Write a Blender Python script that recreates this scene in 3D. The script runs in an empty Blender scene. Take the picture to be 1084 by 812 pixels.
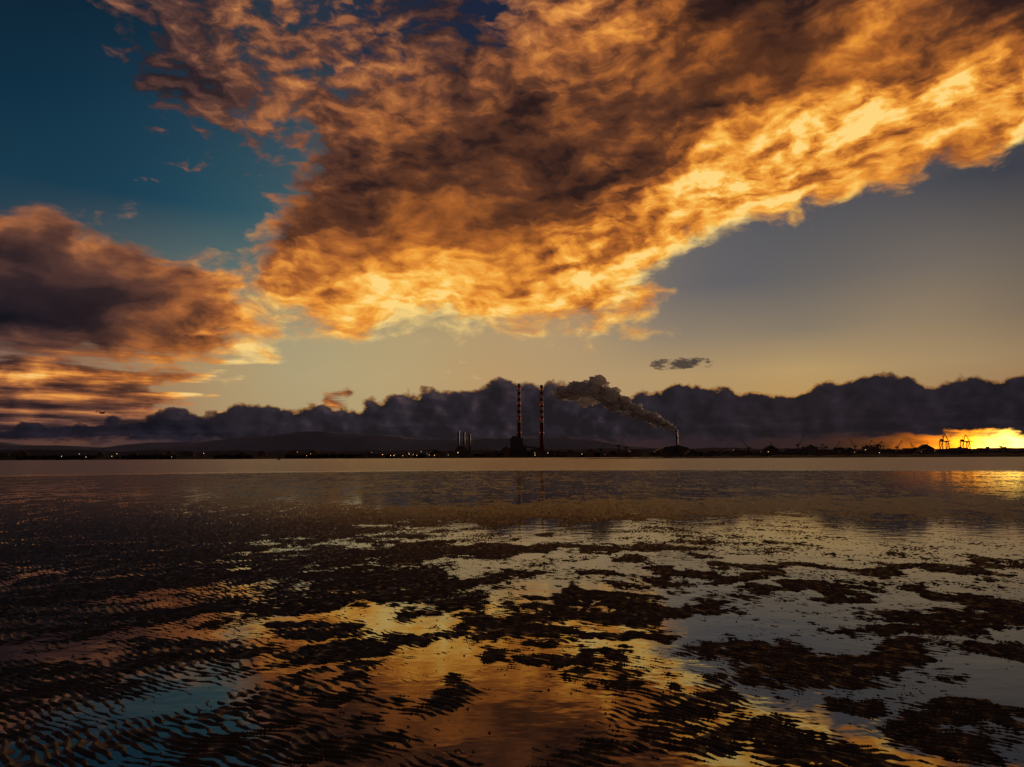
import bpy, math, random
import numpy as np
from mathutils import Vector, Matrix

random.seed(7); rng = np.random.RandomState(11)
scene = bpy.context.scene
scene.view_settings.view_transform = 'Standard'
scene.view_settings.look = 'None'
scene.view_settings.exposure = 0

# ------------------------------------------------------------------ camera
F = 723.0                       # focal length in px of a 1084 px wide frame
CAM_H = 1.6
PITCH = math.atan(78.0 / F)
ROLL = math.radians(-0.28)
cam_d = bpy.data.cameras.new("camera"); cam = bpy.data.objects.new("camera", cam_d)
scene.collection.objects.link(cam); scene.camera = cam
cam_d.sensor_width = 36.0; cam_d.lens = 36.0 * F / 1084.0
cam_d.clip_start = 0.1; cam_d.clip_end = 200000
cam.matrix_world = (Matrix.Translation((0, 0, CAM_H)) @ Matrix.Rotation(math.pi / 2 + PITCH, 4, 'X')
                    @ Matrix.Rotation(ROLL, 4, 'Z'))

def azel(px, py):
    X = (px - 542.0) / F; Z = (406.0 - py) / F
    y = math.cos(PITCH) - Z * math.sin(PITCH); z = math.sin(PITCH) + Z * math.cos(PITCH)
    return math.atan2(X, y), math.atan2(z, math.hypot(X, y))

def s2l(c):
    c = np.asarray(c, float) / 255.0
    return np.where(c <= 0.04045, c / 12.92, ((c + 0.055) / 1.055) ** 2.4)

SUN_AZ, _ = azel(1072, 478); SUN_EL = math.radians(0.05)

# ------------------------------------------------------------------ node helpers
class NG:
    def __init__(s, nt): s.nt = nt
    def new(s, t): return s.nt.nodes.new(t)
    def put(s, sock, v):
        if v is None: return
        if isinstance(v, bpy.types.NodeSocket): s.nt.links.new(v, sock)
        else: sock.default_value = v
    def m(s, op, a, b=None, c=None, clamp=False):
        n = s.new('ShaderNodeMath'); n.operation = op; n.use_clamp = clamp
        s.put(n.inputs[0], a); s.put(n.inputs[1], b)
        if c is not None: s.put(n.inputs[2], c)
        return n.outputs[0]
    def add(s, a, b): return s.m('ADD', a, b)
    def sub(s, a, b): return s.m('SUBTRACT', a, b)
    def mul(s, a, b): return s.m('MULTIPLY', a, b)
    def step(s, v, lo, hi, smooth=True):
        n = s.new('ShaderNodeMapRange'); n.interpolation_type = 'SMOOTHSTEP' if smooth else 'LINEAR'; n.clamp = True
        s.put(n.inputs[0], v); s.put(n.inputs[1], lo); s.put(n.inputs[2], hi); n.inputs[3].default_value = 0; n.inputs[4].default_value = 1
        return n.outputs[0]
    def mix(s, f, a, b, mode='MIX'):
        n = s.new('ShaderNodeMix'); n.data_type = 'RGBA'; n.blend_type = mode
        s.put(n.inputs[0], f); s.put(n.inputs[6], a); s.put(n.inputs[7], b)
        return n.outputs[2]
    def xyz(s, x, y, z=0.0):
        n = s.new('ShaderNodeCombineXYZ'); s.put(n.inputs[0], x); s.put(n.inputs[1], y); s.put(n.inputs[2], z); return n.outputs[0]
    def sep(s, v):
        n = s.new('ShaderNodeSeparateXYZ'); s.put(n.inputs[0], v); return n.outputs
    def noise(s, vec, scale, detail=5, rough=0.5, lac=2.0, dist=0.0, dim='3D'):
        n = s.new('ShaderNodeTexNoise'); n.noise_dimensions = dim
        s.put(n.inputs['Vector'], vec); n.inputs['Scale'].default_value = scale; n.inputs['Detail'].default_value = detail
        n.inputs['Roughness'].default_value = rough; n.inputs['Lacunarity'].default_value = lac; n.inputs['Distortion'].default_value = dist
        return n.outputs
    def n2(s, vec, scale, detail=5, rough=0.5): return s.noise(vec, scale, detail, rough, dim='2D')[0]
    def voro(s, vec, scale, smooth=0.6):
        n = s.new('ShaderNodeTexVoronoi'); n.voronoi_dimensions = '2D'; n.feature = 'F1'
        s.put(n.inputs['Vector'], vec); n.inputs['Scale'].default_value = scale
        return n.outputs['Distance']
    def mapping(s, vec, loc=(0, 0, 0), rot=(0, 0, 0), scale=(1, 1, 1)):
        n = s.new('ShaderNodeMapping'); s.put(n.inputs[0], vec)
        n.inputs[1].default_value = loc; n.inputs[2].default_value = rot; n.inputs[3].default_value = scale
        return n.outputs[0]
    def ramp(s, fac, stops, interp='LINEAR'):
        n = s.new('ShaderNodeValToRGB'); cr = n.color_ramp; cr.interpolation = interp
        e = cr.elements
        e[0].position = stops[0][0]; e[0].color = (*stops[0][1], 1)
        e[1].position = stops[-1][0]; e[1].color = (*stops[-1][1], 1)
        for p, c in stops[1:-1]:
            q = e.new(p); q.color = (*c, 1)
        s.put(n.inputs[0], fac); return n.outputs[0]
    def vop(s, op, a, b=None, scale=None):
        n = s.new('ShaderNodeVectorMath'); n.operation = op; s.put(n.inputs[0], a)
        if b is not None: s.put(n.inputs[1], b)
        if scale is not None: s.put(n.inputs['Scale'], scale)
        return n.outputs[0]

# ------------------------------------------------------------------ cloud layout (bearing/elevation chart)
def inpoly(x, y, P):
    ins = False; j = len(P) - 1
    for i in range(len(P)):
        xi, yi = P[i]; xj, yj = P[j]
        if (yi > y) != (yj > y) and x < (xj - xi) * (y - yi) / (yj - yi) + xi: ins = not ins
        j = i
    return ins
def sdf(x, y, P):
    d = 1e9; j = len(P) - 1
    for i in range(len(P)):
        ax, ay = P[j]; bx, by = P[i]
        vx, vy = bx - ax, by - ay; t = max(0, min(1, ((x - ax) * vx + (y - ay) * vy) / (vx * vx + vy * vy)))
        d = min(d, math.hypot(x - ax - t * vx, y - ay - t * vy)); j = i
    return d if inpoly(x, y, P) else -d

BIG = [(300, -300), (310, 170), (300, 230), (285, 275), (268, 300), (278, 328), (310, 342), (380, 352), (440, 354), (505, 372), (560, 366),
       (620, 352), (675, 344), (700, 322), (695, 298), (722, 282), (738, 260), (800, 248), (850, 224), (900, 212), (955, 186), (1010, 162), (1084, 136),
       (1300, 40), (1300, -300)]
MOT = [(110, -300), (125, 0), (170, 60), (185, 115), (250, 150), (330, 160), (540, 160), (540, -300)]
LEFT = [(-300, 190), (0, 222), (60, 235), (130, 248), (185, 262), (240, 290), (280, 305), (295, 328), (275, 345), (290, 372), (245, 388), (150, 385), (60, 376), (-300, 376)]
LOW = [(-300, 372), (40, 376), (120, 386), (215, 390), (225, 400), (180, 408), (235, 414), (235, 426), (180, 431), (260, 438), (260, 480), (-300, 480)]
FLK = [(320, 424), (345, 410), (372, 406), (408, 404), (400, 416), (370, 425), (340, 433)]
LD = """0122333113443223432
0123333312455224542
0012334423454223467
0011234333432236789
0001123333322479899
0001123322225799865
0001133221247986555
4444233222468886555
4456643333577755555
2235665456786554444
1124666776876644444
1112687777876444444
3334776778764444444
5655665555554444444
4544556644444444444
2222234444444444444""".split()
WD = """0112333222567777777
0112333334678888888
0122333345678888888
0112344556677888888
0111345667777888888
0111345667778888888
0111456777778888888
3333567777888888888
4445677888888888888
3345677888888888888
2235678888888888888
1235678888888888888
3457777888888888888
5677766666666666666
4555566666666666666
2222333333333333333""".split()
def dig(T, x, y):
    cx = min(max(x / 60.0, 0), 17.999); cy = min(max(y / 30.0, 0), 14.999)
    i, j = int(cx), int(cy); fx, fy = cx - i, cy - j
    g = lambda a, b: int(T[b][a]) / 9.0
    return (g(i, j) * (1 - fx) + g(i + 1, j) * fx) * (1 - fy) + (g(i, j + 1) * (1 - fx) + g(i + 1, j + 1) * fx) * fy
def guide(x, y):
    s = max(-1, min(1, sdf(x, y, BIG) / 62))
    s = max(s, min(0.26, sdf(x, y, MOT) / 70))
    if y < 160 and x < 560: s = min(s, 0.26 + max(0, (y - 80) / 80.0) + max(0, (x - 430) / 200.0))
    s -= 0.9 * math.exp(-((x - 520) / 45.0) ** 2 - ((y - 20) / 40.0) ** 2)
    s = max(s, min(1, sdf(x, y, LEFT) / 40))
    s = max(s, min(0.6, sdf(x, y, LOW) / 16))
    s = max(s, min(0.6, sdf(x, y, FLK) / 12))
    return (0.5 + 0.5 * max(-1, min(1, s)), dig(LD, x, y), dig(WD, x, y))
BG = [(0,0,10,32,48),(100,30,12,38,56),(0,100,12,44,64),(100,150,16,54,76),(200,190,24,64,84),(0,200,22,58,76),(250,240,42,82,96),
      (540,10,22,30,56),(480,50,28,40,60),(300,300,98,117,110),(300,380,172,160,124),(400,390,182,160,116),(230,400,176,148,104),(600,380,180,152,112),
      (700,350,134,122,108),(750,300,94,94,100),(700,390,180,150,104),(850,260,70,76,88),(850,330,118,112,102),(850,392,188,156,104),(1000,230,74,75,82),
      (1000,300,120,110,100),(1000,370,166,140,102),(1080,200,50,55,68),(1080,300,104,96,86),(1080,380,150,124,92),(950,-20,30,45,60),(540,420,186,150,102),(100,420,146,108,86),
      (850,440,186,142,80),(1080,450,160,115,70),(0,450,110,80,75),(200,-250,10,28,44),(900,-250,16,28,44)]
def bg(x, y):
    W = 0; C = np.zeros(3)
    for a, b, r, g, bl in BG:
        w = 1.0 / (((x - a) ** 2 + ((y - b) * 1.6) ** 2 + 900) ** 1.9); W += w; C += w * s2l((r, g, bl))
    return tuple(C / W)

AZ0, AZ1 = -0.76, 0.76
def px_of(az, el):
    d = (math.sin(az) * math.cos(el), math.cos(az) * math.cos(el), math.sin(el))
    y = d[1] * math.cos(PITCH) + d[2] * math.sin(PITCH); z = -d[1] * math.sin(PITCH) + d[2] * math.cos(PITCH)
    y = max(y, 0.15)
    return 542 + F * d[0] / y, 406 - F * z / y

# ------------------------------------------------------------------ world
world = bpy.data.worlds.new("World"); scene.world = world; world.use_nodes = True
try: world.cycles.sampling_method = 'NONE'
except Exception as ex: print(ex)
nt = world.node_tree; nt.nodes.clear(); g = NG(nt)
tc = g.new('ShaderNodeTexCoord'); dx, dy, dz = g.sep(tc.outputs['Generated'])[:3]
az = g.m('ARCTAN2', dx, dy); el = g.m('MAXIMUM', g.m('ARCSINE', dz), 0.0)

def grid(fn, azs, els, rows, cols=32, interp='LINEAR'):
    u = g.step(azs, AZ0, AZ1, smooth=False); out = None
    for k, e in enumerate(rows):
        st = []
        for i in range(cols):
            t = i / (cols - 1.0); x, y = px_of(AZ0 + t * (AZ1 - AZ0), e); st.append((t, fn(x, y)))
        r = g.ramp(u, st, interp)
        out = r if out is None else g.mix(g.step(els, rows[k - 1], e, smooth=False), out, r)
    return out

base = g.xyz(az, g.mul(el, 1.5), 0.0)
wx_ = g.n2(base, 8.0, 4, 0.55); wy_ = g.n2(g.vop('ADD', base, (5.3, 2.1, 0)), 8.0, 4, 0.55)
wx0 = g.sub(wx_, 0.5); wy0 = g.sub(wy_, 0.5)
azw = g.add(az, g.mul(wx0, 0.13)); elw = g.add(el, g.mul(wy0, g.add(0.015, g.mul(g.step(el, 0.05, 0.25), 0.065))))
rows = [azel(542, y)[1] for y in (470, 450, 437, 426, 416, 406, 396, 382, 362, 340, 316, 290, 262, 232, 200, 165, 128, 90, 50, 5, -60, -200)]
G1 = g.sep(grid(guide, azw, elw, rows)); S = g.sub(g.mul(G1[0], 2.0), 1.0); Lg = G1[1]; Wg = G1[2]
S = g.mul(S, g.add(1.0, g.mul(g.m('GREATER_THAN', S, 0.0), 0.30)))
bgrow = [azel(542, y)[1] for y in (475, 440, 400, 360, 310, 240, 160, 70, -30, -250)]
sky_col = grid(bg, az, el, bgrow, 18, 'B_SPLINE')

nis = g.new('ShaderNodeTexSky'); nis.sky_type = 'NISHITA'; nis.sun_disc = False
nis.sun_elevation = SUN_EL; nis.sun_rotation = SUN_AZ
sky_col = g.mix(1.0, sky_col, g.vop('SCALE', nis.outputs[0], scale=0.0015), 'ADD')

# main cloud deck : lit from low right
ang = math.radians(-24)
bw = g.vop('ADD', base, g.xyz(g.mul(wx0, 0.06), g.mul(wy0, 0.06), 0))
v1 = g.mapping(g.mapping(bw, rot=(0, 0, ang)), scale=(0.62, 1.12, 1))
n1 = g.n2(v1, 4.6, 9, 0.51); n1s = g.n2(v1, 4.6, 3, 0.45); n1o = g.n2(g.vop('ADD', v1, (0.035, -0.050, 0.0)), 4.6, 3, 0.45)
vb1 = g.mapping(bw, rot=(0, 0, ang * 0.7), scale=(0.76, 1.15, 1))
nm = g.n2(vb1, 11.0, 7, 0.52); bil = g.m('ABSOLUTE', g.sub(nm, 0.5))            # billows with dark creases
nmo = g.n2(g.vop('ADD', vb1, (0.015, -0.024, 0)), 11.0, 4, 0.5)
nb = g.n2(vb1, 28.0, 5, 0.57); nb2 = g.n2(g.vop('ADD', vb1, (0.008, -0.011, 0)), 28.0, 3, 0.55)
mot = g.mul(g.sub(1.0, Wg), g.step(el, 0.30, 0.38))
low = g.sub(1.0, g.step(el, 0.10, 0.17))
streak = g.sub(g.n2(g.mapping(base, scale=(1.0, 7.0, 1)), 7.0, 4, 0.55), 0.5)
dens = g.add(g.add(S, g.mul(g.sub(n1, 0.5), 2.0)), g.mul(g.sub(nb, 0.5), g.add(1.0, g.mul(mot, 2.4))))
dens = g.add(dens, g.mul(g.mul(streak, low), 2.6))
mask = g.step(dens, -0.16, 0.50)
fine = g.add(0.03, g.mul(g.mul(Lg, Lg), 0.80))
Lc = g.add(Lg, g.add(g.mul(g.sub(n1s, n1o), 0.95), g.mul(g.sub(nb, nb2), fine)))
Lc = g.add(Lc, g.mul(g.sub(nm, nmo), g.add(0.14, g.mul(Lg, 0.80))))
Lc = g.add(Lc, g.add(g.mul(g.sub(n1, 0.5), -0.35), g.mul(g.sub(nb, 0.5), g.mul(fine, 0.7))))
Lc = g.add(Lc, g.mul(g.sub(bil, 0.08), g.add(0.10, g.mul(Lg, 1.0))))
Lc = g.add(Lc, g.mul(g.mul(g.sub(nb, 0.42), mot), 1.2))
Lc = g.add(Lc, g.mul(g.mul(streak, low), 1.5))
Lc = g.add(Lc, g.mul(g.sub(1.0, mask), g.mul(Wg, 0.22)))
def R(*st): return [(p, tuple(s2l(c))) for p, c in st]
warm = g.ramp(Lc, R((0, (30, 19, 18)), (.18, (52, 31, 24)), (.36, (102, 57, 29)), (.55, (178, 99, 35)), (.74, (238, 150, 48)), (.9, (255, 192, 78)), (1, (255, 216, 124))))
cool = g.ramp(Lc, R((0, (20, 21, 30)), (.2, (48, 38, 44)), (.4, (88, 64, 62)), (.6, (146, 100, 78)), (.8, (214, 146, 94)), (1, (246, 194, 142))))
cl = g.mix(Wg, cool, warm)
col = g.mix(mask, sky_col, cl)

# small dark detached cloud
ca, ce = azel(722, 386)
ex = g.m('DIVIDE', g.sub(az, ca), 0.046); ey = g.m('DIVIDE', g.sub(el, ce), 0.0085)
er = g.sub(1.0, g.add(g.mul(ex, ex), g.mul(ey, ey)))
sm = g.step(g.add(er, g.mul(g.sub(g.n2(g.mapping(base, scale=(1, 2, 1)), 50.0, 4, .6), 0.5), 3.2)), 0.0, 0.8)
col = g.mix(g.mul(sm, 0.9), col, (*s2l((58, 48, 50)), 1))

# low cumulus bank
TOP = [(-60,452,0,0),(0,450,0,0),(100,444,0,.1),(200,435,.15,.15),(260,428,.5,.2),(330,430,.7,.25),(385,424,.7,.35),(420,419,.6,.4),(450,411,.5,.4),(500,408,.45,.35),(540,403,.4,.3),(580,402,.4,.4),
       (620,403,.5,.6),(645,409,.6,.6),(662,421,.8,.3),(678,414,.6,.15),(740,407,.8,.12),(775,409,1,.12),(820,417,1,.1),(865,412,1,.1),(900,403,.7,.1),(930,399,.5,.1),(960,398,.5,.1),(980,410,.7,.1),(1000,401,.5,.1),(1030,395,.4,.1),(1060,404,.6,.1),(1084,398,.5,.1),(1150,405,.3,.1)]
st = []
for x, y, a, b in TOP:
    A, E = azel(x, y); st.append(((A - AZ0) / (AZ1 - AZ0), (E * 4, a, b)))
ub = g.step(az, AZ0, AZ1, smooth=False)
tb = g.sep(g.ramp(ub, st)); top = g.mul(tb[0], 0.25)
bv = g.xyz(az, g.mul(el, 1.25), 0)
nk = g.n2(bv, 20.0, 8, 0.54); nk2 = g.n2(g.vop('ADD', bv, (0.010, 0.004, 0)), 20.0, 4, 0.52)
wb = g.n2(bv, 34, 3, .6)
bvw = g.vop('ADD', bv, g.vop('SCALE', g.xyz(wb, g.n2(g.vop('ADD', bv, (3, 1, 0)), 34, 3, .6), 0), scale=0.03))
vk = g.voro(bvw, 34.0)
edge = g.sub(g.add(top, g.add(g.mul(g.sub(nk, 0.5), 0.042), g.mul(g.sub(0.40, vk), 0.010))), el)
bm = g.step(edge, -0.0008, 0.0036)
bemb = g.add(g.mul(g.sub(nk, nk2), 1.8), g.mul(g.sub(0.4, vk), 0.30))
deep = g.step(edge, 0.0, 0.05)
bt = g.add(g.add(0.09, g.mul(bemb, g.add(0.28, g.mul(tb[2], 1.1)))), g.mul(g.mul(tb[2], g.sub(1.0, deep)), 0.45))
bt = g.add(bt, g.mul(g.mul(streak, 0.5), g.sub(1.0, g.step(el, 0.04, 0.08))))
bcol = g.ramp(bt, R((0, (21, 20, 28)), (.25, (37, 33, 43)), (.5, (66, 53, 58)), (.75, (114, 84, 78)), (1, (176, 122, 98))))
rim = g.mul(g.mul(g.sub(1.0, g.step(edge, 0.0, 0.0065)), tb[1]), bm)
bcol = g.mix(g.mul(rim, 0.85), bcol, (*s2l((236, 164, 76)), 1))
col = g.mix(g.mul(bm, 0.985), col, bcol)

# strip of sky under the bank
STRIP = [(-60,(74,52,54),1),(60,(92,62,52),1),(160,(70,52,54),1),(300,(50,42,49),1),(500,(54,42,48),1),(600,(60,41,44),1),(750,(46,35,40),1),(870,(56,38,34),1),(915,(80,48,30),1),(945,(126,68,28),1.0),(970,(190,100,26),1.2),(995,(236,130,28),1.9),(1030,(255,150,30),3.8),(1072,(255,200,85),6.0),(1110,(255,160,42),4.0),(1160,(200,110,40),1)]
st = [((azel(x, 475)[0] - AZ0) / (AZ1 - AZ0), tuple(s2l(c) * k)) for x, c, k in STRIP]
sn = g.mul(g.sub(g.n2(g.mapping(bv, scale=(1, 2.5, 1)), 26, 4, .6), .5), 0.026)
scol = g.ramp(g.add(ub, g.mul(sn, 1.5)), st)
eb = azel(542, 467)[1]
strip = g.sub(1.0, g.step(g.add(el, sn), eb - 0.005, eb + 0.006))
col = g.mix(strip, col, scol)
# the eastern half of the sky is already in dusk
back = g.sub(1.0, g.mul(g.step(g.m('ABSOLUTE', az), 0.80, 1.5), 0.50))
col = g.vop('SCALE', col, scale=back)
bgn = g.new('ShaderNodeBackground'); g.put(bgn.inputs[0], col); bgn.inputs[1].default_value = 1.0
wo = g.new('ShaderNodeOutputWorld'); nt.links.new(bgn.outputs[0], wo.inputs[0])

# ------------------------------------------------------------------ sun
sl = bpy.data.lights.new("sun", 'SUN'); sun = bpy.data.objects.new("sun", sl); scene.collection.objects.link(sun)
sl.energy = 3.0; sl.angle = math.radians(0.5); sl.color = (1.0, 0.60, 0.36)
sd = Vector((math.sin(SUN_AZ) * math.cos(SUN_EL), math.cos(SUN_AZ) * math.cos(SUN_EL), math.sin(SUN_EL)))
sun.rotation_euler = sd.to_track_quat('Z', 'Y').to_euler(); sun.location = (50, 50, 60)

# ------------------------------------------------------------------ materials
def mat(name, col, rough=0.7, spec=0.3, var=0.35, scale=0.15, metallic=0.0, bands=None, emis=None):
    m = bpy.data.materials.new(name); m.use_nodes = True; n = m.node_tree; n.nodes.clear(); h = NG(n)
    p = h.new('ShaderNodeBsdfPrincipled'); o = h.new('ShaderNodeOutputMaterial'); n.links.new(p.outputs[0], o.inputs[0])
    t = h.new('ShaderNodeTexCoord').outputs['Object']
    nz = h.noise(t, scale, 5, .6)[0]
    c = (*col, 1); d = (*[x * (1 - var) for x in col], 1)
    cc = h.mix(h.step(nz, 0.3, 0.7), d, c)
    if bands:
        z = h.sep(t)[2]; k = h.m('GREATER_THAN', h.m('FRACT', h.m('DIVIDE', z, bands[0])), 0.5)
        k = h.mul(k, h.m('GREATER_THAN', z, bands[2]))
        cc = h.mix(k, cc, h.mix(h.step(nz, .3, .7), (*[x * .7 for x in bands[1]], 1), (*bands[1], 1)))
    h.put(p.inputs['Base Color'], cc); p.inputs['Roughness'].default_value = rough; p.inputs['Metallic'].default_value = metallic
    p.inputs['Specular IOR Level'].default_value = spec
    if emis:
        p.inputs['Emission Color'].default_value = (*emis[0], 1); p.inputs['Emission Strength'].default_value = emis[1]
    return m

# ------------------------------------------------------------------ numpy noise
PERM = rng.permutation(4096).astype(np.int32)
GA = rng.rand(4096) * 2 * np.pi; GX = np.cos(GA).astype(np.float32); GY = np.sin(GA).astype(np.float32)
def pn(x, y):
    x = np.asarray(x, np.float64); y = np.asarray(y, np.float64)
    xf = np.floor(x); yf = np.floor(y); xi = xf.astype(np.int32); yi = yf.astype(np.int32); fx = (x - xf).astype(np.float32); fy = (y - yf).astype(np.float32)
    u = fx * fx * fx * (fx * (fx * 6 - 15) + 10); v = fy * fy * fy * (fy * (fy * 6 - 15) + 10)
    def gr(a, b, dx, dy):
        h = PERM[(PERM[a & 4095] + b) & 4095]; return GX[h] * dx + GY[h] * dy
    a = gr(xi, yi, fx, fy); b = gr(xi + 1, yi, fx - 1, fy); c = gr(xi, yi + 1, fx, fy - 1); d = gr(xi + 1, yi + 1, fx - 1, fy - 1)
    return ((a + u * (b - a)) * (1 - v) + (c + u * (d - c)) * v) * 1.5
def fbm(x, y, o=4, r=0.5):
    s = 0; a = 1.0
    for i in range(o):
        s = s + a * pn(x * 2 ** i + 17.3 * i, y * 2 ** i + 9.1 * i); a *= r
    return s

# ------------------------------------------------------------------ tidal sand flat
ang_f = np.radians(np.linspace(-46, 46, 1300)); ang_b = np.radians(np.linspace(46, 314, 90)[1:-1])
ANG = np.concatenate([ang_f, ang_b]); NA = len(ANG)
r = list(np.linspace(0.02, 2.4, 20)); q = 2.4
while q < 95:
    q += max(0.009, q * q * 0.00013) if q < 30 else q * 0.0040 ; r.append(q)
r += list(np.geomspace(100, 70000, 40)); RR = np.array(r); NR = len(RR)
Rg, Ag = np.meshgrid(RR, ANG, indexing='ij')
X = (Rg * np.sin(Ag)).ravel(); Y = (Rg * np.cos(Ag)).ravel(); RF = Rg.ravel()
P = [(140,700,100,24),(30,745,80,20),(330,690,60,12),(435,675,50,13),(360,658,50,9),(300,765,120,26),(200,800,100,18),(60,690,60,12),(530,655,80,16),(560,695,45,13),(480,790,100,25),(570,805,60,20),
     (690,643,95,11),(640,668,65,8),(690,735,90,23),(760,770,105,23),(640,705,50,10),(870,692,125,17),(960,655,105,11),(1000,636,80,8),(900,740,85,14),(1010,775,70,19),(870,790,80,21),(1070,700,50,12),(1060,745,50,10),(800,712,50,8),
     (440,612,90,8),(380,628,100,8),(250,604,130,11),(100,592,120,10),(40,622,100,10),(60,562,140,10),(200,566,140,9),(150,642,140,10),(820,625,80,6),(750,604,110,6),(20,660,80,12),(10,800,90,22),(330,720,60,8),(420,720,45,9),(250,745,70,10),
     (60,535,200,8),(300,545,200,7),(560,540,240,7),(850,535,260,7),(500,580,180,6),(900,600,140,5),(620,628,80,6),(20,720,70,12),(110,765,90,18),(180,735,60,10),(390,750,60,12),(620,775,50,14)]
patch = np.full(X.shape, -1.0)
near = RF < 60
xn = X[near]; yn = Y[near]
wx = xn + 0.09 * yn * fbm(xn / 1.3 + 5, yn / 1.3, 4, .6); wy = yn + 0.12 * yn * fbm(xn / 1.2 - 9, yn / 1.6 + 3, 4, .6)
acc = np.zeros(xn.shape)
for (px, py, w, h) in P:
    dn = py - 484.0; D = CAM_H * F / dn; cx = (px - 542) * D / F
    sw = w * D / F * 0.95; sh = h * D / dn * 1.0
    ddx = wx - cx; ddy = wy - D
    e = (ddx / sw) ** 2 + ((ddy - 0.35 * ddx * (sh / sw)) / sh) ** 2
    acc = np.maximum(acc, 1.72 * np.exp(-0.65 * e ** 1.2))
patch[near] += acc
far = np.clip((RF - 5.5) / 7, 0, 1); far2 = np.clip((RF - 15) / 20, 0, 1)
left = np.clip((-X / (RF + .1) + 0.05) / 0.5, 0, 1)
patch += 0.62 * far + 0.22 * far2 + 0.32 * left * np.clip((RF - 3.5) / 4, 0, 1)
patch += 0.44 * fbm(X / 0.8, Y / 0.7, 4, 0.6) * (RF < 200)
patch += 0.34 * fbm(X / 6.0 + 3, Y / 4.0, 3) * far
patch = np.clip(patch, -1.6, 0.52)
# ripples : sharp-crested, broken into short tongues
ph = 2 * np.pi * (Y * 0.86 + X * 0.50) / 0.13 + 3.2 * fbm(X / 0.45, Y / 0.36, 3) + 9 * pn(X / 1.7, Y / 1.7)
rp = 1.0 - 2.0 * np.abs(np.sin(ph)) ** 0.85
brk = 0.85 + 0.8 * pn(X / 0.09, Y / 0.11)
rip = rp * brk + 0.20 * pn(X / 0.035, Y / 0.035) + 0.40 * pn(X / 0.10 + 7, Y / 0.085)
fade = np.clip(1.0 - (RF - 18) / 90, 0.6, 1)
rip = rip + far2 * (1.3 * pn(X / 0.30, Y / 0.7) + 0.9 * pn(X / 1.1, Y / 2.2))
H = 0.0165 * patch + 0.0122 * rip * fade
wc = rng.rand(420, 2); wr2 = 2.6 + 9.0 * wc[:, 0] ** 1.3; wa2 = (wc[:, 1] - .5) * 1.5
Hg = H.reshape(NR, NA)
for rr_, aa_ in zip(wr2, wa2):
    i = int(np.searchsorted(RR, rr_)); j = int(np.searchsorted(ang_f, aa_)); s_ = rng.uniform(.004, .010)
    di = max(2, int(3 * s_ / (RR[i + 1] - RR[i]))); dj = max(2, int(3 * s_ / (RR[i] * (ang_f[1] - ang_f[0]))))
    i0, i1, j0, j1 = max(0, i - di), i + di, max(0, j - dj), min(len(ang_f), j + dj)
    rx = (RR[i0:i1, None] - RR[i]) / s_; ra = (ang_f[None, j0:j1] - aa_) * RR[i] / s_
    Hg[i0:i1, j0:j1] = np.maximum(Hg[i0:i1, j0:j1], -0.01 + (0.016 + .5 * s_) * np.exp(-.5 * (rx ** 2 + ra ** 2)))
H = Hg.ravel()
shore = 84 + 5 * pn(X / 30, Y * 0 + .5) + 0.04 * X
sink = np.clip((RF - shore) / 12, 0, 1)
H = H * (1 - sink) - 0.5 * sink - 3.0 * np.clip((RF - 100) / 100, 0, 1)
verts = np.stack([X, Y, H], 1).astype(np.float32)
idx = np.arange(NR * NA, dtype=np.int32).reshape(NR, NA)
nx = np.roll(idx, -1, axis=1)
faces = np.stack([idx[:-1], nx[:-1], nx[1:], idx[1:]], -1).reshape(-1, 4)[:, ::-1]
def np_mesh(name, verts, faces, smooth=True):
    me = bpy.data.meshes.new(name); me.vertices.add(len(verts)); me.vertices.foreach_set('co', verts.ravel())
    nf = len(faces); k = faces.shape[1]; me.loops.add(nf * k); me.loops.foreach_set('vertex_index', np.ascontiguousarray(faces).ravel().astype(np.int32))
    me.polygons.add(nf); me.polygons.foreach_set('loop_start', np.arange(0, nf * k, k, dtype=np.int32))
    if smooth: me.polygons.foreach_set('use_smooth', np.ones(nf, dtype=bool))
    me.update(calc_edges=True)
    ob = bpy.data.objects.new(name, me); scene.collection.objects.link(ob); return ob
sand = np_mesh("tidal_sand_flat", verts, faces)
if sand.data.polygons[5000].normal.z < 0: sand.data.flip_normals()
m = bpy.data.materials.new("wet_sand"); m.use_nodes = True; n = m.node_tree; n.nodes.clear(); h = NG(n)
p = h.new('ShaderNodeBsdfPrincipled'); o = h.new('ShaderNodeOutputMaterial'); n.links.new(p.outputs[0], o.inputs[0])
t = h.new('ShaderNodeNewGeometry').outputs['Position']
a = h.n2(t, 3.0, 5, .65); b = h.n2(t, 90.0, 3, .6)
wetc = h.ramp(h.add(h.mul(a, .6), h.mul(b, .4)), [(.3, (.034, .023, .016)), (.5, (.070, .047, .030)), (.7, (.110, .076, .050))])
skylitc = h.ramp(h.add(h.mul(a, .6), h.mul(b, .4)), [(.3, (.13, .088, .065)), (.5, (.22, .15, .11)), (.7, (.32, .225, .165))])  # same wet sand, sky brightness on the far flat painted into its colour
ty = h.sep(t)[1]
h.put(p.inputs['Base Color'], h.mix(h.step(h.add(ty, h.mul(h.sub(h.n2(t, .15, 3, .5), .5), 16)), 13.0, 42.0), wetc, skylitc))
h.put(p.inputs['Roughness'], h.add(0.30, h.mul(a, 0.25))); p.inputs['IOR'].default_value = 1.36
bp = h.new('ShaderNodeBump'); bp.inputs['Strength'].default_value = 0.5; bp.inputs['Distance'].default_value = 0.004
h.put(bp.inputs['Height'], h.n2(t, 110.0, 3, .6)); n.links.new(bp.outputs[0], p.inputs['Normal'])
sand.data.materials.append(m)

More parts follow.
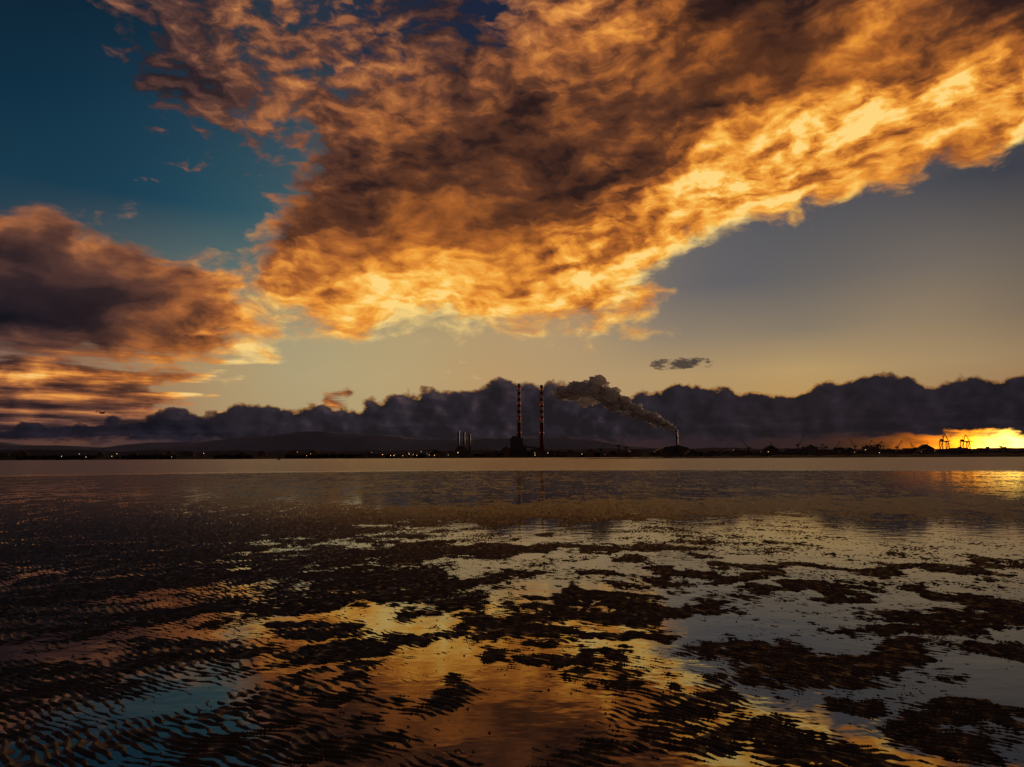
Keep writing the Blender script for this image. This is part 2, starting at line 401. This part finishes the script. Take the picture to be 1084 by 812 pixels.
# ------------------------------------------------------------------ water
wr_ = np.concatenate([[0.02], np.geomspace(2, 70000, 60)]); wa = np.radians(np.linspace(0, 360, 97)[:-1])
Rw, Aw = np.meshgrid(wr_, wa, indexing='ij')
wv = np.stack([(Rw * np.sin(Aw)).ravel(), (Rw * np.cos(Aw)).ravel(), np.zeros(Rw.size)], 1).astype(np.float32)
ii = np.arange(Rw.size).reshape(Rw.shape); jj = np.roll(ii, -1, 1)
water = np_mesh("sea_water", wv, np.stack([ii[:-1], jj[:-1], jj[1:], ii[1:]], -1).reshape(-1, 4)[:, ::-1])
if water.data.polygons[500].normal.z < 0: water.data.flip_normals()
m = bpy.data.materials.new("water"); m.use_nodes = True; n = m.node_tree; n.nodes.clear(); h = NG(n)
p = h.new('ShaderNodeBsdfPrincipled'); o = h.new('ShaderNodeOutputMaterial'); n.links.new(p.outputs[0], o.inputs[0])
t = h.new('ShaderNodeNewGeometry').outputs['Position']; X_, Y_, Z_ = h.sep(t)[:3]
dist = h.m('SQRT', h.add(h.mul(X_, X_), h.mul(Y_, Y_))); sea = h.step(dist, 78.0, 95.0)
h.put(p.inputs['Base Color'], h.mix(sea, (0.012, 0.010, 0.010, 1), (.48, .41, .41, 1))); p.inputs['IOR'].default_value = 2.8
h.put(p.inputs['Roughness'], h.add(0.04, h.add(h.mul(sea, 0.20), h.mul(h.step(dist, 12.0, 40.0), 0.05))))
b1 = h.new('ShaderNodeBump'); b1.inputs['Strength'].default_value = 0.22; b1.inputs['Distance'].default_value = 0.012
h.put(b1.inputs['Height'], h.n2(h.mapping(t, scale=(1, 1.4, 1)), 2.2, 3, .5))
b2 = h.new('ShaderNodeBump'); b2.inputs['Distance'].default_value = 0.4; h.put(b2.inputs['Strength'], sea)
h.put(b2.inputs['Height'], h.n2(h.mapping(t, scale=(.5, 1.2, 1)), 1.0, 4, .6)); n.links.new(b1.outputs[0], b2.inputs['Normal'])
n.links.new(b2.outputs[0], p.inputs['Normal'])
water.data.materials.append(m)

# ------------------------------------------------------------------ mesh builder
class MB:
    def __init__(s): s.v = []; s.f = []; s.mi = []
    def box(s, c, d, rot=0.0, mi=0):
        b = len(s.v); cs, sn = math.cos(rot), math.sin(rot)
        for z in (-.5, .5):
            for x, y in ((-.5, -.5), (.5, -.5), (.5, .5), (-.5, .5)):
                X = x * d[0]; Y = y * d[1]; s.v.append((c[0] + X * cs - Y * sn, c[1] + X * sn + Y * cs, c[2] + z * d[2]))
        for f in ((3, 2, 1, 0), (4, 5, 6, 7), (0, 1, 5, 4), (1, 2, 6, 5), (2, 3, 7, 6), (3, 0, 4, 7)):
            s.f.append(tuple(b + i for i in f)); s.mi.append(mi)
    def beam(s, p, q, w, mi=0):
        p = Vector(p); q = Vector(q); d = (q - p).normalized(); u = d.cross(Vector((0, 0, 1)))
        if u.length < .01: u = Vector((1, 0, 0))
        u.normalize(); v = d.cross(u); b = len(s.v)
        for e in (p, q):
            for a, c in ((-1, -1), (1, -1), (1, 1), (-1, 1)): s.v.append(tuple(e + u * a * w / 2 + v * c * w / 2))
        for f in ((3, 2, 1, 0), (4, 5, 6, 7), (0, 1, 5, 4), (1, 2, 6, 5), (2, 3, 7, 6), (3, 0, 4, 7)):
            s.f.append(tuple(b + i for i in f)); s.mi.append(mi)
    def lathe(s, c, prof, seg=20, mi=0):
        b = len(s.v)
        for rr, z in prof:
            for k in range(seg):
                a = 2 * math.pi * k / seg; s.v.append((c[0] + rr * math.cos(a), c[1] + rr * math.sin(a), c[2] + z))
        for i in range(len(prof) - 1):
            for k in range(seg):
                k2 = (k + 1) % seg; s.f.append((b + i * seg + k, b + i * seg + k2, b + (i + 1) * seg + k2, b + (i + 1) * seg + k)); s.mi.append(mi)
        s.f.append(tuple(b + (len(prof) - 1) * seg + k for k in range(seg))); s.mi.append(mi)
    def prism(s, pts, y0, y1, mi=0):
        b = len(s.v); k = len(pts)
        for y in (y0, y1):
            for x, z in pts: s.v.append((x, y, z))
        s.f.append(tuple(range(b, b + k))); s.mi.append(mi); s.f.append(tuple(range(b + 2 * k - 1, b + k - 1, -1))); s.mi.append(mi)
        for i in range(k):
            j = (i + 1) % k; s.f.append((b + i, b + k + i, b + k + j, b + j)); s.mi.append(mi)
    def obj(s, name, mats, loc=(0, 0, 0), rz=0.0, parent=None):
        me = bpy.data.meshes.new(name); me.from_pydata(s.v, [], s.f); me.update()
        for q in mats: me.materials.append(q)
        me.polygons.foreach_set('material_index', s.mi)
        o = bpy.data.objects.new(name, me); scene.collection.objects.link(o); o.location = loc; o.rotation_euler = (0, 0, rz)
        if parent: o.parent = parent
        return o
def empty(name, loc=(0, 0, 0), rz=0):
    e = bpy.data.objects.new(name, None); scene.collection.objects.link(e); e.location = loc; e.rotation_euler = (0, 0, rz); return e
def lat(px, D): return (px - 542.0) / 727.0 * D      # lateral offset of a bearing at distance D

M_conc = mat("weathered_concrete", (.20, .18, .16)); M_steel = mat("dark_steel", (.06, .06, .065), .5, .5)
M_clad = mat("corrugated_cladding", (.12, .12, .13), .6); M_glass = mat("window_glass", (.03, .035, .04), .2, .6)
M_brick = mat("brick", (.20, .11, .08)); M_roof = mat("slate_roof", (.07, .07, .08)); M_land = mat("shore_scrub", (.035, .040, .025), .9, .1, .5, .03)
M_rock = mat("rock_armour", (.07, .065, .06), .8, .2, .5, .3); M_tree = mat("foliage", (.04, .05, .025), .9, .1, .6, .2)
M_chim = mat("banded_chimney_paint", (.20, .035, .025), .8, .1, .3, .1, bands=(17.0, (.70, .66, .62), 88.0))
M_crane = mat("crane_blue_paint", (.05, .06, .09), .6); M_white = mat("white_paint", (.45, .45, .43), .6)
M_lamp = mat("lit_lamp", (.8, .6, .3), .5, emis=((1.0, .62, .25), 3.0)); M_lampr = mat("red_warning_lamp", (.6, .05, .03), .5, emis=((1, .12, .05), 2.0))
M_hill = mat("hazed_hill_far", (.28, .31, .45), 1, .05, .25, .0008); M_hill2 = mat("hazed_hill_near", (.12, .12, .16), 1, .05, .3, .002)  # pale blue of both hills is aerial haze put into the base colour

# ------------------------------------------------------------------ land
def ridge(name, x0, x1, D, depth, hfun, material, nxs=240, nys=14, rough=0.25):
    xs = np.linspace(x0, x1, nxs); ts = np.linspace(0, 1, nys)
    V = np.array([(x, D + depth * (t - .5), 0) for t in ts for x in xs])
    T = np.repeat(ts, nxs); pr = np.sin(np.pi * T) ** 0.8
    hh = np.array([hfun(x) for x in V[:, 0]])
    nzv = fbm(V[:, 0] / (depth * .35), V[:, 1] / (depth * .35), 5, .55)
    V[:, 2] = pr * hh * (1 + rough * nzv) - 1.0 * (1 - pr)
    I = np.arange(nxs * nys).reshape(nys, nxs)
    Fc = np.stack([I[:-1, :-1], I[:-1, 1:], I[1:, 1:], I[1:, :-1]], -1).reshape(-1, 4)
    o = np_mesh(name, V.astype(np.float32), Fc); o.data.materials.append(material); return o
def interp(pts, D):
    xs = [lat(a, D) for a, b in pts]; hs = [b / 727.0 * D for a, b in pts]
    return lambda x: float(np.interp(x, xs, hs))
D = 11000
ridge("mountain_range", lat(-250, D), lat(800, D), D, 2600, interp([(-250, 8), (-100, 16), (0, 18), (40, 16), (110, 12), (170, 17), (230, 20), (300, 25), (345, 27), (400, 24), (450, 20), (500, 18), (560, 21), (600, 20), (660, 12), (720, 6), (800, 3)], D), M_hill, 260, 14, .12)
D = 5200
ridge("coastal_hills", lat(-300, D), lat(1400, D), D, 900, interp([(-300, 9), (0, 9), (40, 11), (120, 9), (260, 8), (500, 8), (700, 9), (900, 7), (1040, 7), (1100, 8), (1400, 8)], D), M_hill2, 300, 10, .2)
D = 1950
ridge("far_shore", lat(-500, D), lat(1700, D), D, 320, interp([(-500, 2.2), (200, 2.2), (480, 3), (700, 4), (1000, 2.5), (1700, 3)], D), M_land, 500, 10, .5)
D = 560
ridge("shore_spit", lat(560, D), lat(1900, D), D, 50, interp([(560, 0), (640, .6), (800, 2.0), (1000, 3.0), (1200, 3.4), (1900, 3.4)], D), M_rock, 600, 8, .7)

# tree line : clumped crowns
mb = MB(); Dt = 1820
xx = lat(-300, Dt)
while xx < lat(1400, Dt):
    if pn(np.array([xx / 160.0]), np.array([3.3]))[0] > -0.15:
        for k in range(4):
            s_ = random.uniform(2.5, 5.5); c = (xx + random.uniform(-5, 5), Dt + random.uniform(-12, 12), 3 + random.uniform(2, 6))
            b = len(mb.v); nn = 9
            for lv in range(5):
                ph_ = math.pi * (lv + .5) / 5
                for j in range(nn):
                    rr = s_ * math.sin(ph_) * random.uniform(.65, 1.25); a_ = 2 * math.pi * j / nn
                    mb.v.append((c[0] + rr * math.cos(a_), c[1] + rr * math.sin(a_), c[2] + s_ * .9 * math.cos(ph_) * random.uniform(.8, 1.2)))
            for lv in range(4):
                for j in range(nn):
                    mb.f.append((b + lv * nn + j, b + lv * nn + (j + 1) % nn, b + (lv + 1) * nn + (j + 1) % nn, b + (lv + 1) * nn + j)); mb.mi.append(0)
            mb.f.append(tuple(b + j for j in range(nn))); mb.mi.append(0)
            mb.beam((c[0], c[1], 0), c, .5)
    xx += random.uniform(4, 11)
mb.obj("distant_tree_line", [M_tree])

# ------------------------------------------------------------------ town and port buildings (one mass)
mb = MB()
def house(x, y, w, d, h, roof, ml=1):
    mb.box((x, y, h / 2), (w, d, h), 0, 0 if ml == 1 else 3)
    if roof == 'g':
        b = len(mb.v); e = .4
        for yy in (y - d / 2 - e, y + d / 2 + e):
            mb.v += [(x - w / 2 - e, yy, h), (x + w / 2 + e, yy, h), (x, yy, h + w * .28)]
        mb.f += [(b, b + 1, b + 2), (b + 5, b + 4, b + 3), (b, b + 2, b + 5, b + 3), (b + 1, b + 4, b + 5, b + 2)]; mb.mi += [1] * 4
    else:
        mb.box((x, y, h + .4), (w + .8, d + .8, .8), 0, 1)
        if random.random() < .6: mb.box((x + w * random.uniform(-.3, .3), y, h + 2.0), (w * .2, d * .3, 2.4), 0, 0)
    nfl = max(1, int(h / 3.4)); nw = max(2, int(w / 4))
    for f_ in range(nfl):
        for k in range(nw):
            mb.box((x - w / 2 + (k + .5) * w / nw, y - d / 2 - .02, 1.8 + f_ * 3.3), (w / nw * .45, .12, 1.5), 0, 2)
for k in range(210):
    px = random.uniform(-40, 1120) if k < 170 else random.uniform(780, 1100); Dk = random.uniform(1720, 1800) if 380 < px else random.uniform(2300, 3000)
    tall = random.choice([6, 7, 8, 9, 11, 14, 17]) * (1.5 if px > 380 and random.random() < .15 else 1)
    house(lat(px, Dk), Dk, random.uniform(10, 42), random.uniform(10, 20), tall * (.9 if px > 380 else 1.5) * (1.25 if k >= 170 else 1), random.choice('gff'), random.choice([1, 3]))
mb.obj("distant_buildings", [M_brick, M_roof, M_glass, M_clad])

# ------------------------------------------------------------------ striped chimneys
def chimney(px, D, h):
    mb = MB(); sc = .80
    mb.lathe((0, 0, 0), [(7.2 * sc, 0), (6.6 * sc, h * .25), (5.6 * sc, h * .6), (4.6 * sc, h * .97), (4.9 * sc, h * .975), (4.9 * sc, h), (3.9 * sc, h), (3.9 * sc, h - 3)], 28, 0)
    for z in (h * .33, h * .52, h * .72, h * .93):
        rr = np.interp(z, [0, h * .25, h * .6, h], [7.2 * sc, 6.6 * sc, 5.6 * sc, 4.6 * sc]); mb.lathe((0, 0, z), [(rr, -.3), (rr + 1.6, -.3), (rr + 1.6, .0), (rr + .1, .02)], 24, 1)
        for k in range(16):
            a = 2 * math.pi * k / 16; c = ((rr + 1.5) * math.cos(a), (rr + 1.5) * math.sin(a)); mb.beam((*c, z), (*c, z + 1.3), .12, 1)
        for k in range(4):
            a = math.pi / 4 + k * math.pi / 2; mb.box(((rr + 1.3) * math.cos(a), (rr + 1.3) * math.sin(a), z + 1), (.7, .7, .9), a, 2)
    mb.beam((-6.2, 0, 0), (-4.1, 0, h), .5, 1)
    mb.obj("striped_chimney", [M_chim, M_steel, M_lampr], (lat(px, D), D, 2))
chimney(549.5, 1870, 201); chimney(573.5, 1872, 197)

# ------------------------------------------------------------------ power station
D = 1850; ps = empty("power_station", (lat(556, D), D, 2))
def part(name, mats, build):
    mb = MB(); build(mb); return mb.obj(name, mats, parent=ps)
def boiler(mb):
    mb.box((-24, 0, 24), (34, 40, 48)); mb.box((-24, 0, 49), (35, 41, 2), mi=1); mb.box((-30, 0, 53), (14, 20, 6)); mb.box((-18, 2, 52), (6, 10, 4), mi=1)
    mb.box((-2, 6, 13), (10, 34, 26))
    for k in range(5): mb.box((-36 + k * 6, -20.1, 24), (.5, .6, 46), mi=1)
    for z in (8, 18, 28, 38): mb.box((-24, -20.15, z), (33, .3, .8), mi=1)
part("boiler_house", [M_clad, M_steel], boiler)
def turb(mb):
    mb.prism([(3, 0), (55, 0), (55, 15), (48, 18), (10, 18), (3, 15)], -14, 22); mb.box((66, 4, 8), (22, 24, 16)); mb.box((29, 0, 19.5), (30, 6, 3), mi=1)
    mb.box((-54, 0, 9), (26, 26, 18)); mb.box((-54, 0, 18.5), (27, 27, 1), mi=1); mb.box((-76, 0, 5), (18, 18, 10)); mb.prism([(-85, 10), (-67, 10), (-76, 14)], -9, 9, 1)
part("turbine_hall", [M_clad, M_steel], turb)
def wins(mb):
    for k in range(12): mb.box((6.5 + k * 4.1, -14.1, 11), (2.6, .3, 4))
    for k in range(5): mb.box((-62 + k * 4, -13.1, 12), (2.4, .3, 3))
part("windows", [M_glass], wins)
def duct(mb):
    mb.beam((-8, 4, 34), (-9, 18, 30), 5); mb.beam((-8, 10, 30), (40, 16, 22), 4)
    for x in (0, 16, 32): mb.beam((x, 12, 0), (x, 12, 26), 1.0)
    mb.beam((70, 0, 0), (70, 0, 32), .7); mb.beam((60, 0, 0), (60, 0, 25), .5)
part("flue_ducts", [M_steel], duct)

# three exhaust stacks with boilers
D = 1840
for px, hh in ((485, 70), (491, 66), (497, 61)):
    mb = MB(); mb.lathe((0, 0, 0), [(2.4, 0), (2.3, hh * .95), (2.7, hh * .955), (2.7, hh), (2.0, hh), (2.0, hh - 1)], 16)
    mb.lathe((0, 0, hh * .6), [(2.3, 0), (3.6, 0), (3.6, .4), (2.3, .4)], 16, 1); mb.box((0, 4, 13), (9, 18, 26), mi=2); mb.box((0, 4, 26.5), (7, 14, 1.2), mi=1); mb.box((0, -8, 6), (10, 9, 12), mi=2)
    mb.beam((-2.8, -1, 0), (-2.8, -1, hh), .4, 1)
    mb.obj("exhaust_stack", [M_steel, M_steel, M_clad], (lat(px, D), D, 2))

# waste incinerator with its stack
D = 1880; wi = empty("incinerator_plant", (lat(716, D), D, 2))
mb = MB(); mb.prism([(-58, 0), (44, 0), (44, 14), (30, 24), (5, 30), (-30, 26), (-52, 16), (-58, 10)], 0, 50)
for k in range(12): mb.box((-46 + k * 7.4, -.1, 7), (.5, .5, 13), mi=1)
mb.obj("process_hall", [M_clad, M_steel], parent=wi)
mb = MB(); mb.lathe((0, -8, 0), [(3.2, 0), (2.8, 68), (3.1, 68.2), (3.1, 70), (2.3, 70), (2.3, 68.5)], 20); mb.lathe((0, -8, 50), [(2.9, 0), (4.2, 0), (4.2, .4), (2.9, .4)], 18, 1); mb.box((0, -11.2, 64), (.8, .8, .8), mi=2)
mb.obj("stack", [M_steel, M_steel, M_lampr], parent=wi)
mb = MB()
for k in range(9): mb.box((-40 + k * 9, -.3, 10), (4, .3, 3))
mb.obj("windows", [M_glass], parent=wi)

# steam plume : billows as one displaced mesh
path = [(716, 456.5, 1.2), (713, 454, 2.4), (707, 450.5, 4.0), (698, 446, 5.6), (688, 441, 7), (676, 436, 8.5), (664, 430, 10), (650, 423, 11.5), (636, 416, 13), (620, 411, 14), (604, 411, 13), (592, 414, 9)]
k_ = D / 727.0; import bmesh
bm0 = bmesh.new(); bmesh.ops.create_icosphere(bm0, subdivisions=4, radius=1.0)
IV = np.array([v.co[:] for v in bm0.verts]); IF = np.array([[v.index for v in f.verts] for f in bm0.faces]); bm0.free()
VV = []; FF = []; off = 0; rs = np.random.RandomState(5)
for i in range(len(path) - 1):
    a = path[i]; b = path[i + 1]; L_ = math.hypot(a[0] - b[0], a[1] - b[1]); nn = max(2, int(L_ / (a[2] * .20)))
    for s_ in range(nn):
        t_ = (s_ + rs.rand() * .5) / nn; w = a[2] * (1 - t_) + b[2] * t_
        for q_ in range(3 if w > 2 else 1):
            jx, jy = rs.normal(0, .40, 2) * w if w > 1.5 else (0, 0); rad = w * rs.uniform(.20, .50)
            px = a[0] * (1 - t_) + b[0] * t_ + jx; py = a[1] * (1 - t_) + b[1] * t_ + jy
            c = np.array([lat(px, D), D - 8 + i * 6 + rs.normal(0, .3) * w * k_, CAM_H + (484 - py) * k_])
            pz = IV * 1.7 + rs.rand(3) * 50
            dsp = 1 + .50 * fbm(pz[:, 0] + pz[:, 2] * .7, pz[:, 1] - pz[:, 2] * .5, 4, .6)
            VV.append(c + IV * np.array([1.25, 1, .85]) * (rad * k_ * dsp)[:, None]); FF.append(IF + off); off += len(IV)
pl = np_mesh("steam_plume", np.concatenate(VV).astype(np.float32), np.concatenate(FF))
m = bpy.data.materials.new("steam"); m.use_nodes = True; n = m.node_tree; n.nodes.clear(); h = NG(n)
df = h.new('ShaderNodeBsdfDiffuse'); tl = h.new('ShaderNodeBsdfTranslucent')
df.inputs[0].default_value = (.97, .96, .95, 1); tl.inputs[0].default_value = (.97, .96, .95, 1)
t = h.new('ShaderNodeNewGeometry').outputs['Position']
mx = h.new('ShaderNodeMixShader'); h.put(mx.inputs[0], h.add(.15, h.mul(h.noise(t, .05, 4, .6)[0], .3))); n.links.new(df.outputs[0], mx.inputs[1]); n.links.new(tl.outputs[0], mx.inputs[2])
o = h.new('ShaderNodeOutputMaterial'); n.links.new(mx.outputs[0], o.inputs[0])
pl.data.materials.append(m)

# ------------------------------------------------------------------ container cranes
def sts(px, D, sc=1.0, rz=0.0):
    mb = MB(); H1 = 42; L = 28
    for x in (-L / 2, L / 2):
        for y in (-9, 9):
            mb.beam((x, y, 0), (x * .9, y, H1), 1.9); mb.box((x, y, 1), (4, 2.4, 2))
        mb.beam((x, -9, 14), (x, 9, 14), 1.6); mb.beam((x * .9, -9, H1), (x * .9, 9, H1), 1.8)
    for y in (-9, 9):
        mb.beam((-L / 2, y, 14), (L / 2, y, 14), 1.8); mb.beam((-L * .45, y, H1), (L * .45, y, H1), 1.8); mb.beam((-L / 2, y, 14), (L * .45, y, H1), 1.1)
        mb.beam((L / 2, y, 14), (-L * .3, y, H1), .8)
    for y in (-3, 3):
        mb.beam((-32, y, H1 + 2), (52, y, H1 + 2), 1.6)
        for k in range(12): mb.beam((-30 + k * 7, -3, H1 + 2), (-27 + k * 7, 3, H1 + 2), .5)
    mb.beam((L * .45, -9, H1), (L * .3, 0, H1 + 24), 1.4); mb.beam((L * .45, 9, H1), (L * .3, 0, H1 + 24), 1.4); mb.beam((-L * .45, 0, H1), (L * .3, 0, H1 + 24), 1.2)
    mb.beam((L * .3, 0, H1 + 24), (50, 0, H1 + 3), .7); mb.beam((L * .3, 0, H1 + 24), (30, 0, H1 + 3), .6); mb.beam((L * .3, 0, H1 + 24), (-30, 0, H1 + 3), .7)
    mb.box((-20, 0, H1 + 5), (12, 8, 5)); mb.box((22, 0, H1 - 1.5), (4, 4, 3))
    for y in (-2, 2): mb.beam((24, y, H1), (24, y, 18), .3)
    mb.box((24, 0, 17.5), (2.6, 12, 1))
    o = mb.obj("container_crane", [M_crane], (lat(px, D), D, 2), rz); o.scale = (sc,) * 3
sts(1000, 2050, .95, math.radians(40)); sts(1022, 2110, .95, math.radians(36)); sts(925, 2900, .95, math.radians(170)); sts(932, 2900, .9, math.radians(20)); sts(872, 3000, .8, math.radians(200)); sts(1062, 3100, .8, math.radians(15))

# jib cranes on the quay
def jib(px, D, hh, lean, flip=1):
    mb = MB()
    for x in (-2, 2):
        for y in (-2, 2): mb.beam((x, y, 0), (x * .6, y * .6, hh * .5), .6)
    for k in range(5): mb.beam((-2, -2, hh * .1 * k), (2, -2, hh * .1 * (k + 1)), .35); mb.beam((2, -2, hh * .1 * k), (-2, -2, hh * .1 * (k + 1)), .35)
    mb.box((-flip * 2, 0, hh * .5 + 1.5), (8, 5, 4))
    tip = (flip * lean, 0, hh)
    for y in (-1.2, 1.2): mb.beam((flip * 2, y, hh * .5), tip, .6)
    mb.beam((flip * 1, 0, hh * .5 + 4), tip, .5); mb.beam((-flip * 3, 0, hh * .5 + 3), (flip * -1, 0, hh * .72), .5); mb.beam((flip * -1, 0, hh * .72), tip, .25)
    mb.beam(tip, (tip[0], 0, hh * .4), .25); mb.box((tip[0], 0, hh * .4), (1.2, 1.2, 1.6))
    mb.obj("harbour_jib_crane", [M_steel], (lat(px, D), D, 2))
for a_ in ((655, 1800, 54, 16, 1), (662, 1830, 44, 12, -1), (845, 1900, 56, 18, 1), (792, 1850, 40, 14, -1), (636, 1830, 36, 12, 1), (905, 2300, 58, 16, -1),
           (950, 2000, 44, 15, 1), (968, 2000, 38, 12, -1), (1045, 2000, 40, 14, -1), (885, 2100, 44, 13, 1), (820, 1900, 38, 12, -1)): jib(*a_)

# storage tanks
for px, w, hh in ((755, 14, 15), (770, 13, 14), (786, 11, 15), (818, 15, 12), (592, 9, 16), (604, 10, 13), (888, 14, 20), (455, 12, 12)):
    mb = MB(); mb.lathe((0, 0, 0), [(w, 0), (w, hh), (w * .6, hh + 1.6), (.5, hh + 2.6)], 28); mb.lathe((0, 0, hh * .95), [(w, 0), (w + .5, 0), (w + .5, .4), (w, .4)], 28, 1); mb.beam((w + .3, 0, 0), (0, -w - .4, hh), .5, 1)
    mb.obj("storage_tank", [M_white if px in (455,) else M_clad, M_steel], (lat(px, 1810), 1810, 2))

mb = MB()
for k in range(48):
    px = random.choice([random.uniform(590, 1080), random.uniform(380, 1080), random.uniform(800, 1084), random.uniform(0, 400)]); Dk = random.uniform(1700, 1790); x = lat(px, Dk); hh = random.uniform(14, 34)
    mb.beam((x, Dk, 2), (x, Dk, hh), .5); mb.beam((x - 1.5, Dk, hh), (x + 1.5, Dk, hh), .4)
mb.obj("lamp_masts", [M_steel])
mb = MB()
for k in range(42):
    px = random.choice([random.uniform(415, 475), random.uniform(40, 420), random.uniform(560, 1000), random.uniform(400, 700)]); Dk = random.uniform(1690, 1715); x = lat(px, Dk)
    s_ = random.uniform(.3, .75); mb.lathe((x, Dk, random.uniform(6, 17)), [(.1, -s_), (s_, 0), (.1, s_)], 8)
mb.obj("shore_lights", [M_lamp])

# channel beacon
mb = MB(); D = 700
for a in range(4):
    A_ = a * math.pi / 2 + .4; mb.beam((1.5 * math.cos(A_), 1.5 * math.sin(A_), -1), (.6 * math.cos(A_), .6 * math.sin(A_), 5), .25)
mb.lathe((0, 0, 5), [(1.2, 0), (1.2, .2), (.4, .25), (.4, 2.2), (.1, 2.6)], 12); mb.lathe((0, 0, 0), [(1.6, 0), (1.6, .5), (.6, .9)], 14)
mb.obj("channel_beacon", [M_steel], (lat(295, D), D, 0))

# flying gull
mb = MB(); D = 60
prof = [(-.32, .01), (-.26, .05), (-.1, .085), (.08, .08), (.2, .05), (.27, .045), (.31, .03), (.37, .008)]
for x, rr in prof:
    for k in range(10): A_ = 2 * math.pi * k / 10; mb.v.append((x, rr * math.cos(A_), rr * math.sin(A_)))
for i in range(len(prof) - 1):
    for k in range(10): mb.f.append((i * 10 + k, i * 10 + (k + 1) % 10, (i + 1) * 10 + (k + 1) % 10, (i + 1) * 10 + k)); mb.mi.append(0)
for sgn in (-1, 1):
    secs = [(0.04, -.12, .12, .03), (.3, -.10, .16, .13), (.5, -.12, .10, .12), (.78, -.22, -.10, .02)]; b = len(mb.v)
    for y, xa, xb, z in secs: mb.v += [(xa, sgn * y, z), (xb, sgn * y, z + .015), ((xa + xb) / 2, sgn * y, z + .03)]
    for i in range(3):
        for p_, q_ in ((0, 1), (1, 2), (2, 0)): mb.f.append((b + i * 3 + p_, b + i * 3 + q_, b + i * 3 + 3 + q_, b + i * 3 + 3 + p_)); mb.mi.append(0)
b = len(mb.v); mb.v += [(-.26, -.04, 0), (-.26, .04, 0), (-.42, .08, 0), (-.42, -.08, 0)]; mb.f.append((b, b + 1, b + 2, b + 3)); mb.mi.append(0)
o = mb.obj("flying_gull", [mat("gull_plumage", (.25, .25, .26), .8, .1, .4, 8)], (lat(105, D), D, CAM_H + (483 - 434) / 727 * D), math.radians(160))
